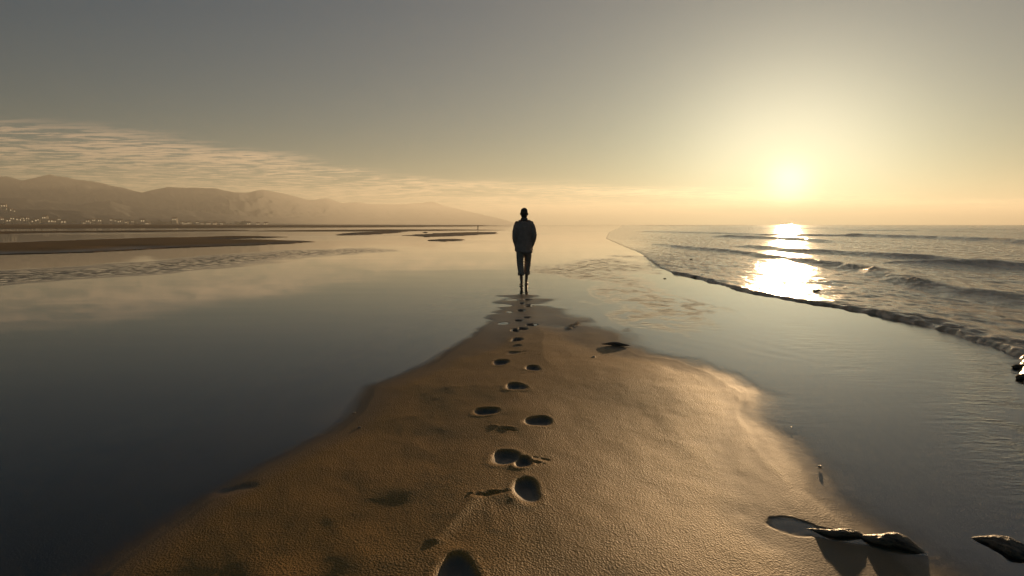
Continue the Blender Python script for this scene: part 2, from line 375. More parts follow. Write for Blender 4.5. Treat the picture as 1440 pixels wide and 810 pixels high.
# ------------------------------------------------------------------ sea
ys = list(np.arange(-40, 3, .15))
while ys[-1] < 60: ys.append(ys[-1] + Q * max(.02, ys[-1] * .0030))
while ys[-1] < 24000: ys.append(ys[-1] * (1.008 if ys[-1] < 300 else 1.03))
ys = np.array(ys)
us = [0.0]; st = .012 * Q
while us[-1] < 40: us.append(us[-1] + st); st = min(st * (1.004 if us[-1] > .5 else 1.0), .16)
while us[-1] < 30000: us.append(us[-1] * 1.02)
us = np.array(us)
Yg, Ug = np.meshgrid(ys, us, indexing='ij')
fold = np.where(Ug < 40, 1, 1)
wig = .10 * fbm(Yg * 1.3, Yg * 0 + 3.3, 4, 101) + .035 * vnoise(Yg * 11, Yg * 0 + 1.1, 102)
Xg = xA(Yg) + Ug + wig * np.exp(-Ug / 2) 
Dg = np.hypot(Xg, Yg)
fr1 = 1 - sstep(10, 45, Dg)
near = 1 - sstep(8, 14, Yg)
lipamp = (.030 + .030 * sstep(6, 15, Yg) * (1 - sstep(20, 40, Yg))) * (1 + .9 * vnoise(Yg * 1.1, Yg * 0, 103) + .5 * vnoise(Yg * 5, Ug * 6, 104)) + .030 * near
lipamp = lipamp * .72
lip = lipamp * sstep(0, .10, Ug) * (.45 + .55 * np.exp(-np.clip(Ug - .12, 0, 99) / .5))
Z = -.012 + lip + .012 * sstep(0, .1, Ug)
# broken little crests behind the lip in the near part
crest = (np.abs(vnoise(Yg * 4 + Ug * 3, Ug * 7, 110)) * -2 + .6)
Z += near * .05 * np.clip(crest, 0, 1) * np.exp(-((Ug - .25) / .3) ** 2) * fr1
chop = fbm(Xg * 3.0 + .5 * Yg, Yg * 1.3, 4, 120); chop2 = fbm(Xg * .9, Yg * .35, 4, 121)
Z += sstep(.1, .8, Ug) * (.024 * chop * fr1 + .034 * chop2 * (1 - sstep(120, 400, Dg)))
foam = np.zeros_like(Z)
calm = (1 - sstep(.0, 1, Ug / (.2 + .22 * np.clip(Yg - 22, 0, 400)))) * sstep(22, 45, Yg)
Z = Z * (1 - calm) + .012 * calm
foam = np.maximum(foam, .75 * np.exp(-((Ug - .10) / .06) ** 2) * sstep(-.1, .3, vnoise(Yg * 5, Ug * 9, 130)))
def wave(xw, amp, wf, wb, sd_, fm=1.0):
    global Z, foam
    s = Xg - xw - .35 * fbm(Yg * .35, Yg * 0 + sd_, 3, sd_)
    prof = np.where(s < 0, np.exp(-(np.abs(s) / wf) ** 1.7), np.exp(-(s / wb) ** 1.4))
    Z = Z + amp * prof * (1 + .35 * vnoise(Yg * 1.5, s * 2, sd_ + 1) * fr1)
    fk = sstep(.05, .38, fbm(Yg * .22, Yg * 0 + sd_ * .7, 3, sd_ + 2))
    foam = np.maximum(foam, fm * fk * np.exp(-((s + .03) / (wf * .8)) ** 2) * sstep(.03, .1, amp))
    Z = Z + .05 * fk * fm * np.exp(-((s) / wf) ** 2) * np.abs(vnoise(Yg * 7, s * 9, sd_ + 3)) * 2 * fr1 * sstep(.03, .1, amp)
ampB = .12 * sstep(7, 13, Yg) * (1 - sstep(40, 52, Yg))
wave(xB(Yg), ampB, .30, 1.1, 201, .9)
def wl(pix, amp, wf, wb, sd_, fm):
    P = gp(pix); P = P[np.argsort(P[:, 1])]; y0, y1 = P[0, 1], P[-1, 1]
    xw = np.interp(Yg, P[:, 1], P[:, 0]); e = max(1.5, .12 * (y1 - y0))
    wave(xw, amp * sstep(y0 - e, y0 + e, Yg) * (1 - sstep(y1 - e, y1 + e, Yg)), wf, wb, sd_, fm)
wl([(1050, 347), (1110, 353), (1180, 357), (1260, 362), (1340, 366)], .16, .5, 1.6, 211, .1)
wl([(1270, 371), (1330, 373), (1440, 378), (1560, 384)], .20, .6, 1.5, 215, 0)
wl([(1010, 333), (1060, 335), (1120, 338), (1165, 341)], .24, .7, 1.5, 221, 1.0)
wl([(1200, 332), (1300, 335), (1400, 339), (1440, 342), (1540, 347)], .28, .8, 2.2, 231, 1.0)
wl([(900, 326), (1000, 328.5), (1080, 331), (1300, 333)], .2, 1.2, 3, 241, .3)
wl([(1150, 323.5), (1300, 325), (1440, 329), (1600, 334)], .22, 1.6, 4, 251, .8)
wl([(1000, 321.0), (1200, 321.6), (1440, 323.5), (1700, 327)], .2, 3, 7, 261, .5)
sw = fbm(Xg * .055, Yg * .012, 3, 300)
Z += .15 * sw * sstep(25, 160, Xg)
for lam, am, ph in [(9, .012, 1), (21, .03, 2)]:
    Z += am * np.sin(2 * math.pi * (Xg + 3 * fbm(Yg * .03, Xg * .01, 3, 310 + ph)) / lam) * sstep(10, 60, Xg) * (1 - sstep(300, 900, Dg))
foam = np.maximum(foam, .8 * sstep(.45, .7, fbm(Xg * .10, Yg * .03, 4, 330)) * sstep(50, 200, Xg) * .7)
me = raw_mesh('sea', np.stack([Xg.ravel(), Yg.ravel(), Z.ravel()], -1), gridfaces(*Yg.shape)[:, ::-1])
attr(me, 'foam', foam.ravel()); attr(me, 'calm', calm.ravel())
tag(link('sea', me, SEA), kind='structure')

# ------------------------------------------------------------------ hills
def hills(name, pix, R0, depth, seed, rough):
    az = np.arange(-62, 8, .12); P = np.array([[math.atan2(*(ray(a, b)[:2])), ray(a, b)[2] / math.hypot(*ray(a, b)[:2])] for a, b in pix])
    azr = np.radians(az)
    el = np.interp(azr, P[:, 0], P[:, 1])
    Rc = R0 * (1 + .06 * np.sin(azr * 5 + seed)) * (1 + 1.7 * sstep(-.40, -.08, azr))
    top = np.maximum(el * Rc + CAMH, -5) + rough * fbm(az * .9, az * 0 + seed, 5, seed) * np.clip(el * 30, 0, 1)
    tt = np.r_[np.linspace(-1, 0, 60), np.linspace(.03, 1, 25)]
    T, AZ = np.meshgrid(tt, azr, indexing='ij')
    Rr = Rc[None] + depth * T
    p = np.where(T < 0, np.clip(1 + T, 0, 1) ** 1.25, (1 - T) ** 1.2)
    sp = fbm(AZ * 60 + T * 2, T * 3.5, 4, seed + 3) * 1.3 + .5 * fbm(AZ * 200, T * 12, 3, seed + 9)
    Zh = top[None] * np.clip(p + sp * .28 * np.clip(-T, 0, 1) * (1 + T) * 1.8 * (T < 0), -.02, 1) - 2 * (1 - p)
    me = raw_mesh(name, np.stack([(Rr * np.sin(AZ)).ravel(), (Rr * np.cos(AZ)).ravel(), Zh.ravel()], -1), gridfaces(*T.shape)[:, ::-1])
    tag(link(name, me, HILL), kind='structure')
hills('hills', [(-900, 262), (-300, 258), (-120, 243), (-60, 252), (0, 249), (10, 248), (30, 254), (45, 251), (58, 248), (70, 245.5), (82, 248), (95, 250), (110, 253.5), (122, 254), (145, 257.5), (165, 262), (190, 269), (200, 271), (213, 267.5), (235, 263), (262, 264), (280, 264.5), (305, 265), (318, 268), (330, 270), (350, 270), (370, 267), (390, 271), (408, 274), (430, 280), (442, 281), (460, 278), (480, 285), (503, 284), (520, 287), (565, 287), (590, 285.5), (608, 283.5), (625, 289), (650, 295), (680, 302), (710, 309), (740, 318)], 4000, 1200, 5, 5)
hills('foothills', [(-900, 280), (-200, 274), (0, 279), (40, 279), (70, 283), (110, 288), (135, 284), (155, 283), (180, 290), (235, 294), (280, 298), (340, 303), (420, 309), (480, 318)], 3000, 600, 9, 4)
hills('town_slope', [(-900, 290), (-200, 287), (0, 291), (20, 295), (60, 295), (110, 296), (140, 301), (200, 306), (320, 310), (420, 315), (520, 320)], 2400, 380, 14, 3)

# ------------------------------------------------------------------ far wood along the shore (uncountable)
V = []; Fc = []
ico = bmesh.new(); bmesh.ops.create_icosphere(ico, subdivisions=1, radius=1); iv = [v.co.copy() for v in ico.verts]; ifc = [[v.index for v in f.verts] for f in ico.faces]; ico.free()
def azpos(px, r): a = math.atan2((px - 720) / F, math.cos(PITCH)); return r * math.sin(a), r * math.cos(a)
for k in range(900):
    px = -250 + 620 * random.random()
    if random.random() < max(0, (px - 150) / 220): continue
    r = 1950 + random.random() * 160; x, y = azpos(px, r); cl = vnoise(np.array([px * .05]), np.array([.5]), 77)[0] + .5
    s = (2.2 + 4 * random.random()) * (.4 + cl)
    b = len(V)
    for q in iv: V.append((x + q.x * s * random.uniform(1, 1.5), y + q.y * s, 2.2 + s * .7 + q.z * s * random.uniform(.8, 1.2)))
    Fc += [[b + i for i in f] for f in ifc]
w = link('shore_woods', pymesh('shore_woods', V, Fc, False), WOODS)
tag(w, 'low dark wood lining the shore below the hills', 'trees', kind='stuff')

# ------------------------------------------------------------------ town houses
def house_parts():
    L, W_, Hh = 9, 7, 4.6
    r = empty('house', (0, 0, 0))
    V = [(-L/2,-W_/2,-6),(L/2,-W_/2,-6),(L/2,W_/2,-6),(-L/2,W_/2,-6),(-L/2,-W_/2,Hh),(L/2,-W_/2,Hh),(L/2,W_/2,Hh),(-L/2,W_/2,Hh),(-L/2,0,Hh+2.2),(L/2,0,Hh+2.2)]
    Fc = [(0,1,5,4),(2,3,7,6),(1,2,6,9,5),(3,0,4,8,7),(3,2,1,0),(4,5,6,7)]
    link('wall', pymesh('wall', V, Fc, False), WALLP, r)
    o = .5; z0 = Hh - .25; zt = Hh + 2.45; t_ = .25
    V = []; 
    for s in (-1, 1):
        V += [(-L/2-o, s*(W_/2+o), z0), (L/2+o, s*(W_/2+o), z0), (L/2+o, 0, zt), (-L/2-o, 0, zt)]
        V += [(-L/2-o, s*(W_/2+o), z0+t_), (L/2+o, s*(W_/2+o), z0+t_), (L/2+o, 0, zt+t_), (-L/2-o, 0, zt+t_)]
    Fc = []
    for b in (0, 8): Fc += [(b,b+1,b+2,b+3),(b+7,b+6,b+5,b+4),(b,b+4,b+5,b+1),(b+1,b+5,b+6,b+2),(b+2,b+6,b+7,b+3),(b+3,b+7,b+4,b)]
    link('roof', pymesh('roof', V, Fc, False), ROOFM, r)
    for wx in (-2.6, 1.8):
        a, b_, c0, c1, y0, y1 = wx-.9, wx+.9, 1.0, 3.4, -W_/2-.12, -W_/2-.02
        V = [(a,y0,c0),(b_,y0,c0),(b_,y0,c1),(a,y0,c1),(a,y1,c0),(b_,y1,c0),(b_,y1,c1),(a,y1,c1)]
        link('window', pymesh('window', V, [(0,1,2,3),(7,6,5,4),(0,4,5,1),(1,5,6,2),(2,6,7,3),(3,7,4,0)], False), LITW, r)
    return r
h0_ = house_parts(); first = True
bpy.context.view_layer.update()
town = [(13, 289.5, 0), (17.5, 293.8, 0), (22, 295.4, 0), (26, 296.6, 0)]
spec = [(8, 308), (18, 310), (25, 307), (30, 308.5), (34, 309), (38, 306.5), (43, 309.5), (44, 307), (52, 311), (57, 310), (59, 308.6), (70, 306), (77, 311), (84, 311), (88, 308), (95, 312),
        (123, 313), (129, 310.5), (134, 312.5), (136, 309.5), (144, 310), (163, 309), (168, 310), (172, 311.5), (175, 311), (183, 312), (190, 311), (205, 310.5), (213, 315),
        (250, 308.5), (261, 313), (264, 316.2), (270, 313.5), (281, 312.5), (288, 314.5), (297, 315.5), (306, 316), (317, 316), (352, 315), (366, 315.2), (377, 316)]
town += [(a, b, 1) for a, b in spec]
for px, py, g in town:
    if first: o = h0_; first = False
    else:
        o = h0_.copy(); C.objects.link(o)
        for ch in h0_.children: c_ = ch.copy(); C.objects.link(c_); c_.parent = o
    r = 2080 if g == 0 else 1880
    x, y = azpos(px, r); d = ray(px, py)
    z = CAMH + d[2] / math.hypot(d[0], d[1]) * math.hypot(x, y) if py < 316 else 2.6
    z = max(z - 3, 1.0)
    o.location = (x, y, z); o.rotation_euler = (0, 0, random.uniform(-.8, .8) - math.atan2(x, y))
    s = random.uniform(.75, 1.25); o.scale = (s, s, s)
    if g == 0: tag(o, 'pale hillside house in the short row climbing above the shore town at far left', 'house', 'houses climbing the far left hillside')
    else: tag(o, 'tiny pale hazy house in the town along the foot of the hills', 'house', 'houses of the shore town under the hills')

# ------------------------------------------------------------------ organic mesh builder
def chain(V, Fc, pts, rad, n=16, sub=4, wob=0):
    """loft with rounded ends along joints; rad entries (rx, ry) are side / front-back radii"""
    P = [np.array(p, float) for p in pts]; Q = []; Rd = []
    rad = [(r, r) if np.isscalar(r) else r for r in rad]
    for i in range(len(P) - 1):
        p0 = P[max(i-1, 0)]; p1 = P[i]; p2 = P[i+1]; p3 = P[min(i+2, len(P)-1)]
        for k in range(sub):
            t = k / sub
            Q.append(.5 * ((2*p1) + (p2-p0)*t + (2*p0-5*p1+4*p2-p3)*t*t + (-p0+3*p1-3*p2+p3)*t**3))
            e = t*t*(3-2*t); Rd.append([rad[i][c]*(1-e) + rad[i+1][c]*e for c in (0, 1)])
    Q.append(P[-1]); Rd.append(list(rad[-1]))
    # caps
    d0 = Q[0]-Q[1]; d0 /= np.linalg.norm(d0); d1 = Q[-1]-Q[-2]; d1 /= np.linalg.norm(d1)
    r0, r1 = min(Rd[0]), min(Rd[-1])
    pre = [(Q[0] + d0*r0*math.sin(a), [c*math.cos(a) for c in Rd[0]]) for a in (1.45, 1.1, .7, .35)]
    post = [(Q[-1] + d1*r1*math.sin(a), [c*math.cos(a) for c in Rd[-1]]) for a in (.35, .7, 1.1, 1.45)]
    Q = [p for p, _ in pre] + Q + [p for p, _ in post]; Rd = [r for _, r in pre] + Rd + [r for _, r in post]
    base = len(V); m = len(Q)
    for i in range(m):
        tg = Q[min(i+1, m-1)] - Q[max(i-1, 0)]; tg = tg / np.linalg.norm(tg)
        xa = np.array([1., 0, 0]); 
        if abs(tg[0]) > .85: xa = np.array([0, 0, 1.])
        xa = xa - tg * xa.dot(tg); xa /= np.linalg.norm(xa); ya = np.cross(tg, xa)
        for k in range(n):
            a = 2*math.pi*k/n
            V.append(tuple(Q[i] + xa*Rd[i][0]*math.cos(a) + ya*Rd[i][1]*math.sin(a)))
    for i in range(m-1):
        for k in range(n):
            a = base+i*n+k; b = base+i*n+(k+1) % n
            Fc.append((a, b, b+n, a+n))
    Fc.append(tuple(base+k for k in range(n))[::-1]); Fc.append(tuple(base+(m-1)*n+k for k in range(n)))
def remesh(name, V, Fc, vox, mat, parent, smooth=3, disp=None):
    o = link('tmp', pymesh('tmp', V, Fc), None)
    m = o.modifiers.new('r', 'REMESH'); m.mode = 'VOXEL'; m.voxel_size = vox; m.use_smooth_shade = True
    s = o.modifiers.new('s', 'SMOOTH'); s.iterations = smooth; s.factor = .5
    dg = bpy.context.evaluated_depsgraph_get(); dg.update()
    me = bpy.data.meshes.new_from_object(o.evaluated_get(dg)); me.name = name
    bpy.data.objects.remove(o)
    if disp is not None:
        n = len(me.vertices); co = np.empty(n*3, np.float32); me.vertices.foreach_get('co', co); co = co.reshape(-1, 3)
        nm = np.empty(n*3, np.float32); me.vertices.foreach_get('normal', nm); nm = nm.reshape(-1, 3)
        co = co + nm * disp(co)[:, None]; me.vertices.foreach_set('co', co.astype(np.float32).ravel()); me.update()
    for p in me.polygons: p.use_smooth = True
    me.materials.clear(); me.materials.append(mat)
    o = bpy.data.objects.new(name, me); C.objects.link(o)
    if parent: o.parent = parent
    return o

# ------------------------------------------------------------------ the person (origin between the feet, facing +Y)
fx, fy = ground(737, 401.5)
man = empty('person', (fx, fy, 0))
tag(man, 'barefoot person seen from behind in dark jacket and rolled up trousers, hands in pockets', 'person')
ANK = {-1: (-.055, -.10, .085), 1: (.052, .20, .10)}
HIP = {-1: (-.085, .02, .90), 1: (.085, .03, .90)}
KNE = {-1: (-.088, .03, .485), 1: (.082, .17, .50)}
SHO = {-1: (-.160, .0, 1.385), 1: (.160, .0, 1.385)}
ELB = {-1: (-.215, -.05, 1.115), 1: (.226, -.05, 1.12)}
WRI = {-1: (-.185, .085, .90), 1: (.185, .085, .905)}
V, Fc = [], []
chain(V, Fc, [(0, .02, .86), (0, .02, .97), (0, .0, 1.12), (0, -.01, 1.28), (0, -.005, 1.40)], [(.15, .10), (.155, .105), (.135, .095), (.165, .11), (.13, .085)], 20)
chain(V, Fc, [(0, -.01, 1.38), (0, .0, 1.47), (0, .012, 1.53)], [(.075, .07), (.056, .058), (.056, .06)])
chain(V, Fc, [(0, .025, 1.55), (0, .012, 1.63), (0, .008, 1.668)], [(.058, .066), (.076, .092), (.060, .075)], 20)
chain(V, Fc, [(0, .055, 1.535), (0, .075, 1.52)], [(.036, .03), (.022, .018)])            # jaw / chin
chain(V, Fc, [(0, .100, 1.615), (0, .122, 1.585)], [.010, .015], 10)                       # nose
chain(V, Fc, [(-.022, .093, 1.548), (.022, .093, 1.548)], [.009, .009], 10)                # mouth
for s in (-1, 1):
    chain(V, Fc, [(s*.032, .086, 1.628), (s*.05, .078, 1.628)], [.010, .009], 8)           # brow
    chain(V, Fc, [(s*.078, .0, 1.575), (s*.086, -.006, 1.60), (s*.084, -.002, 1.622)], [(.009, .012), (.010, .020), (.007, .014)], 10)   # ear
    chain(V, Fc, [SHO[s], tuple((np.array(SHO[s])+ELB[s])/2), ELB[s], tuple((np.array(ELB[s])*.6+np.array(WRI[s])*.4)), WRI[s]], [.058, .048, .040, .041, .027])
    w_ = np.array(WRI[s]); hd = np.array([-s*.12, .28, -.95]); hd /= np.linalg.norm(hd)
    chain(V, Fc, [w_, w_+hd*.05, w_+hd*.095], [(.022, .027), (.018, .042), (.014, .040)], 12)
    for k, ln in enumerate((.070, .080, .074, .058)):
        b_ = w_ + hd*.085 + np.array([0, (k-1.5)*-.021, -(k-1.5)*.005])
        k1 = b_ + hd*ln*.45; k2 = k1 + (hd + np.array([-s*.45, 0, 0]))*ln*.3; k3 = k2 + (hd*.7 + np.array([-s*.8, 0, 0]))*ln*.25
        chain(V, Fc, [b_, k1, k2, k3], [.0095, .0088, .008, .0068], 8, 2)
    tb = w_ + hd*.025 + np.array([-s*.01, .028, 0]); chain(V, Fc, [tb, tb+hd*.03+np.array([-s*.012, .022, 0]), tb+hd*.065+np.array([-s*.03, .026, 0])], [.012, .0105, .008], 8, 2)
    a, kn, hp = map(np.array, (ANK[s], KNE[s], HIP[s]))
    chain(V, Fc, [hp, (hp+kn)/2, kn, kn*.65+a*.35+np.array([0, -.018, 0]), kn*.3+a*.7, a], [.088, .072, .054, (.053, .056), .036, (.031, .035)], 16)
    lift = .0 if s < 0 else .0
    fz = .028
    ball = np.array([a[0]+s*.012, a[1]+.155, .022]); heel = np.array([a[0], a[1]-.035, .030])
    chain(V, Fc, [a, (a[0], a[1]-.008, .05), heel], [(.031, .034), (.031, .036), (.028, .026)], 12)
    chain(V, Fc, [heel, (a[0], a[1]+.05, .042), ball], [(.028, .026), (.032, .034), (.042, .018)], 14)
    for k in range(5):
        tx = ball[0] + s*(k-2)*.0165; ln = (.055, .05, .045, .038, .032)[k]
        chain(V, Fc, [(tx, ball[1]-.005, .019), (tx, ball[1]+ln*.6, .016), (tx, ball[1]+ln, .012)], [.011 if k else .014, .009 if k else .012, .0075 if k else .011], 8, 2)
body = remesh('body', V, Fc, .0065, SKIN, man, 2)

V, Fc = [], []
chain(V, Fc, [(0, -.008, 1.56), (0, -.012, 1.615), (0, -.008, 1.655)], [(.072, .074), (.083, .097), (.080, .092)], 20)
chain(V, Fc, [(0, -.045, 1.53), (0, -.055, 1.58)], [(.052, .024), (.066, .045)], 16)
remesh('hair', V, Fc, .007, HAIR, man, 2, lambda c: .0035 * fbm(c[:, 0]*70+c[:, 1]*40, c[:, 2]*60, 2, 5))
for s in (-1, 1):
    bmx = bmesh.new(); bmesh.ops.create_uvsphere(bmx, u_segments=12, v_segments=8, radius=.0115); me = bpy.data.meshes.new('eye'); bmx.to_mesh(me); bmx.free()
    e = link('eye', me, SHELL, man); e.location = (s*.030, .088, 1.607)

def folds(c):
    x, y, z = c[:, 0], c[:, 1], c[:, 2]
    r = .007 * fbm(x*9 + z*3, z*16 + x*6, 4, 9) + .006 * fbm(x*22, z*6, 3, 12)
    elb = np.exp(-((z-1.12)/.07)**2) * (np.abs(x) > .17)
    r += elb * .010 * np.sin(z*130 + x*40)
    r += .006 * np.exp(-((z-.80)/.05)**2) * np.sin(x*60)
    r -= .006 * np.exp(-(x/.006)**2) * (y < 0) * (z < 1.40)         # centre back seam
    r -= .005 * np.exp(-((z-1.305+.02*np.cos(x*9))/.006)**2) * (y < 0) * (np.abs(x) < .17)   # yoke seam
    return r
V, Fc = [], []
chain(V, Fc, [(-.004, .015, .815), (-.002, .015, .90), (0, .01, 1.02), (0, -.005, 1.16), (0, -.012, 1.29), (0, -.008, 1.385), (0, -.004, 1.425)],
      [(.170, .135), (.174, .138), (.172, .135), (.180, .135), (.180, .130), (.140, .100), (.085, .080)], 28)
chain(V, Fc, [(0, -.010, 1.41), (0, -.004, 1.475)], [(.090, .080), (.068, .068)], 18)
for s in (-1, 1):
    S0 = np.array(SHO[s]); E = np.array(ELB[s]); W = np.array(WRI[s])
    chain(V, Fc, [S0*np.array([.5, 1, 1]) + np.array([0, 0, .022]), S0 + np.array([-s*.005, -.005, -.012]), (S0+E)/2 + np.array([s*.008, 0, 0]), E, E*.5+W*.5, W + np.array([-s*.01, 0, .0]), W + np.array([-s*.035, .02, -.05])],
          [.060, .062, .060, .056, .055, .048, .043], 18)
    chain(V, Fc, [W + np.array([-s*.035, .02, .0]), W + np.array([-s*.04, .03, -.10])], [(.05, .06), (.06, .06)], 14)   # pocket bulge over the hand
jk = remesh('jacket', V, Fc, .0085, JACKET, man, 2, folds)
V, Fc = [], []
n = 40
for (z, rx, ry) in [(.742, .172, .128), (.742, .186, .142), (.80, .190, .146), (.80, .176, .130)]:
    for k in range(n):
        a = 2*math.pi*k/n; q = 1 + .03*math.sin(3*a+1) + .02*math.sin(7*a)
        V.append((rx*q*math.cos(a) - .004, .015 + ry*q*math.sin(a), z + (.010*math.sin(2*a+.5) - .012*math.cos(a) if z < .78 else 0)))
for i in range(4):
    for k in range(n): Fc.append((i*n+k, i*n+(k+1) % n, ((i+1) % 4)*n+(k+1) % n, ((i+1) % 4)*n+k))
link('hem', pymesh('hem', V, Fc), JACKET, jk)
V, Fc = [], []
for (z, rx, ry) in [(1.445, .078, .080), (1.500, .066, .070), (1.507, .072, .076), (1.44, .090, .090)]:
    for k in range(n):
        a = 2*math.pi*k/n; gap = 1
        V.append((rx*math.cos(a), .0 + ry*math.sin(a), z + .012*math.sin(a+math.pi)*(1 if z > 1.46 else 0)))
for i in range(4):
    for k in range(n): Fc.append((i*n+k, i*n+(k+1) % n, ((i+1) % 4)*n+(k+1) % n, ((i+1) % 4)*n+k))
link('collar', pymesh('collar', V, Fc), SHIRT, jk)
V, Fc = [], []
chain(V, Fc, [(0, .02, .86), (0, .02, .98)], [(.155, .112), (.150, .108)], 22)
for s in (-1, 1):
    a, kn, hp = map(np.array, (ANK[s], KNE[s], HIP[s]))
    cf = kn*.40 + a*.60; cf[2] = .27
    chain(V, Fc, [hp, hp*.6+kn*.4, kn + np.array([0, 0, .03]), kn*.75+cf*.25, cf + np.array([0, -.012, .05])], [(.096, .108), (.090, .098), (.077, .081), (.072, .078), (.069, .075)], 18)
tr_ = remesh('trousers', V, Fc, .0085, TROUS, man, 2, lambda c: .007*fbm(c[:, 0]*18, c[:, 2]*14, 3, 31) + .005*np.exp(-((c[:, 2]-.5)/.09)**2)*np.sin(c[:, 2]*110+c[:, 0]*30))
for s in (-1, 1):
    a, kn = map(np.array, (ANK[s], KNE[s])); cf = kn*.40 + a*.60
    V, Fc = [], []
    for (z, r1, r2) in [(.235, .048, .054), (.235, .066, .072), (.265, .073, .079), (.305, .071, .077), (.31, .055, .06)]:
        for k in range(24):
            an = 2*math.pi*k/24; q = 1+.04*math.sin(3*an+s)+.03*math.sin(5*an)
            V.append((cf[0]+r1*q*math.cos(an), cf[1]-.012+r2*q*math.sin(an), z+.007*math.sin(2*an+s)))
    for i in range(4):
        for k in range(24): Fc.append((i*24+k, i*24+(k+1) % 24, (i+1)*24+(k+1) % 24, (i+1)*24+k))
    link('cuff', pymesh('cuff', V, Fc), TROUS, tr_)

# ------------------------------------------------------------------ driftwood, stones, shells
def log(name, pA, pB, r, seed, zA, zB, label, bend=.03, flat=.6, knob=True):
    a = ground(*pA); b = ground(*pB); L = float(np.linalg.norm(b-a)); ang = math.atan2(b[1]-a[1], b[0]-a[0])
    n = 48; m = 150; V = []
    for i in range(m):
        t = i/(m-1); w = (math.sin(math.pi*min(1, t*1.0+.0))**.55) * (.55+.45*math.sin(math.pi*t**1.4)) if 0 < t < 1 else .02
        cz = zA*(1-t)+zB*t + bend*math.sin(math.pi*t)*.6; cy = bend*math.sin(2.6*math.pi*t+seed)
        for k in range(n):
            an = 2*math.pi*k/n + t*1.3
            q = 1 + .10*math.sin(2*an+seed+1.5*t) + .05*math.sin(5*an+3*t) + .03*math.sin(11*an+2*t) + .22*vnoise(np.array([t*9+seed]), np.array([an*1.2]), seed)[0] + .09*vnoise(np.array([t*14+seed]), np.array([an*9.0]), seed+5)[0] + .05*vnoise(np.array([t*60.0]), np.array([an*5.0]), seed+6)[0]
            V.append((t*L, cy+r*w*q*math.cos(an), cz+r*flat*w*q*math.sin(an)))
    Fc = [(i*n+k, i*n+(k+1) % n, (i+1)*n+(k+1) % n, (i+1)*n+k) for i in range(m-1) for k in range(n)]
    Fc += [tuple(range(n))[::-1], tuple((m-1)*n+k for k in range(n))]
    o = link(name, pymesh(name, V, Fc), DRIFT); o.location = (a[0], a[1], 0); o.rotation_euler = (0, 0, ang)
    return tag(o, label, 'driftwood')
log('driftwood', (1205, 752), (1306, 776), .058, 3, -.001, -.008, 'long dark waterlogged driftwood lying where the sand bar edge meets the wet film', .016, .55)
log('driftwood', (1132, 744), (1228, 757), .030, 8, -.005, -.002, 'thin broken driftwood branch between the small scour pool and the long dark log', .014, .6)
log('driftwood', (1366, 754), (1475, 792), .066, 5, -.006, -.01, 'dark pointed driftwood cut by the right edge of the photo on the wet sand', .015, .6)
log('driftwood', (846, 486), (886, 487), .026, 11, .02, .01, 'small dark driftwood on the far end of the sand bar right of the footprints', .01, .8)
log('driftwood', (970, 389.5), (990, 391.5), .06, 13, .0, .0, 'thin dark driftwood sliver at the tip of the swash edge', .02, .7)
log('driftwood', (594, 328.6), (602, 328.6), .11, 17, .16, .14, 'tiny dark driftwood lump on a far sand bar left of the person', .05, .8)
def stone(px, py, r, seed, label, cat='stone', mat=STONE, name='stone', flat=.5, group=None):
    bmx = bmesh.new(); bmesh.ops.create_icosphere(bmx, subdivisions=4, radius=1)
    for v_ in bmx.verts:
        c = v_.co; q = 1 + .5*vnoise(np.array([c.x*1.6+seed]), np.array([c.y*1.6+c.z]), seed)[0] + .2*vnoise(np.array([c.x*5+seed]), np.array([c.y*5+c.z*4]), seed)[0]
        v_.co = Vector((c.x*r*q*1.5, c.y*r*q, c.z*r*q*flat))
    me = bpy.data.meshes.new(name); bmx.to_mesh(me); bmx.free()
    for p in me.polygons: p.use_smooth = True
    g = ground(px, py); o = link(name, me, mat); o.location = (g[0], g[1], r*.15); o.rotation_euler = (0, 0, seed)
    return tag(o, label, cat, group)
def gh(px, py):
    g = ground(px, py); return float(height(np.array([g[0]]), np.array([g[1]]))[0][0])
for k, (px, py, r, lb) in enumerate([(1153, 657, .010, 'tiny pale shell on the wet film right of the sand bar'), (1113, 601, .006, 'tiny pale shell chip nearest the sunlit rim of the sand bar'),
                              (506, 603, .008, 'tiny pale shell on the shaded left rim of the sand bar'), (498, 581, .008, 'tiny pale shell in the water edge on the left, farther one'), (835, 505, .012, 'tiny pale shell on the sand bar below the small driftwood')]):
    o = stone(px, py, r, k+1, lb, 'shell', SHELL, 'shell', .45); o.location.z = max(0.001, gh(px, py)) + .003
for k, (px, py, r, lb) in enumerate([(935, 392, .035, 'small dark pebble alone on the wet flat left of the swash tip'), (972, 366, .04, 'small dark pebble washed by the shallow surf'),
                                   (1148, 411, .05, 'small dark stone in the glittering surf under the sun')]):
    o = stone(px, py, r, k+20, lb, 'pebble', STONE, 'pebble', .5); o.location.z = .0 if k == 0 else .04
WL = [(1432, 519, .075, 'dark weed covered stone at the right edge, upper of two beside the swash lip'), (1436, 533, .08, 'dark weed covered stone at the right edge, lower of two beside the swash lip')]
for k, (px, py, r, lb) in enumerate(WL):
    stone(px + 12, py, r, k+31, lb, 'stone', STONE, 'stone', .42)
# far marker post
x, y = ground(672, 321.5); 
V, Fc = [], []
chain(V, Fc, [(0, 0, -.5), (.02, 0, .3), (.03, 0, .6)], [.15, .14, .13], 12); chain(V, Fc, [(.03, 0, .55), (.03, 0, .75)], [.20, .17], 12)
p_ = remesh('marker_post', V, Fc, .04, DARKW, None, 1); p_.location = (x, y, .2)
tag(p_, 'tiny dark post on the hazy horizon left of the person', 'post')

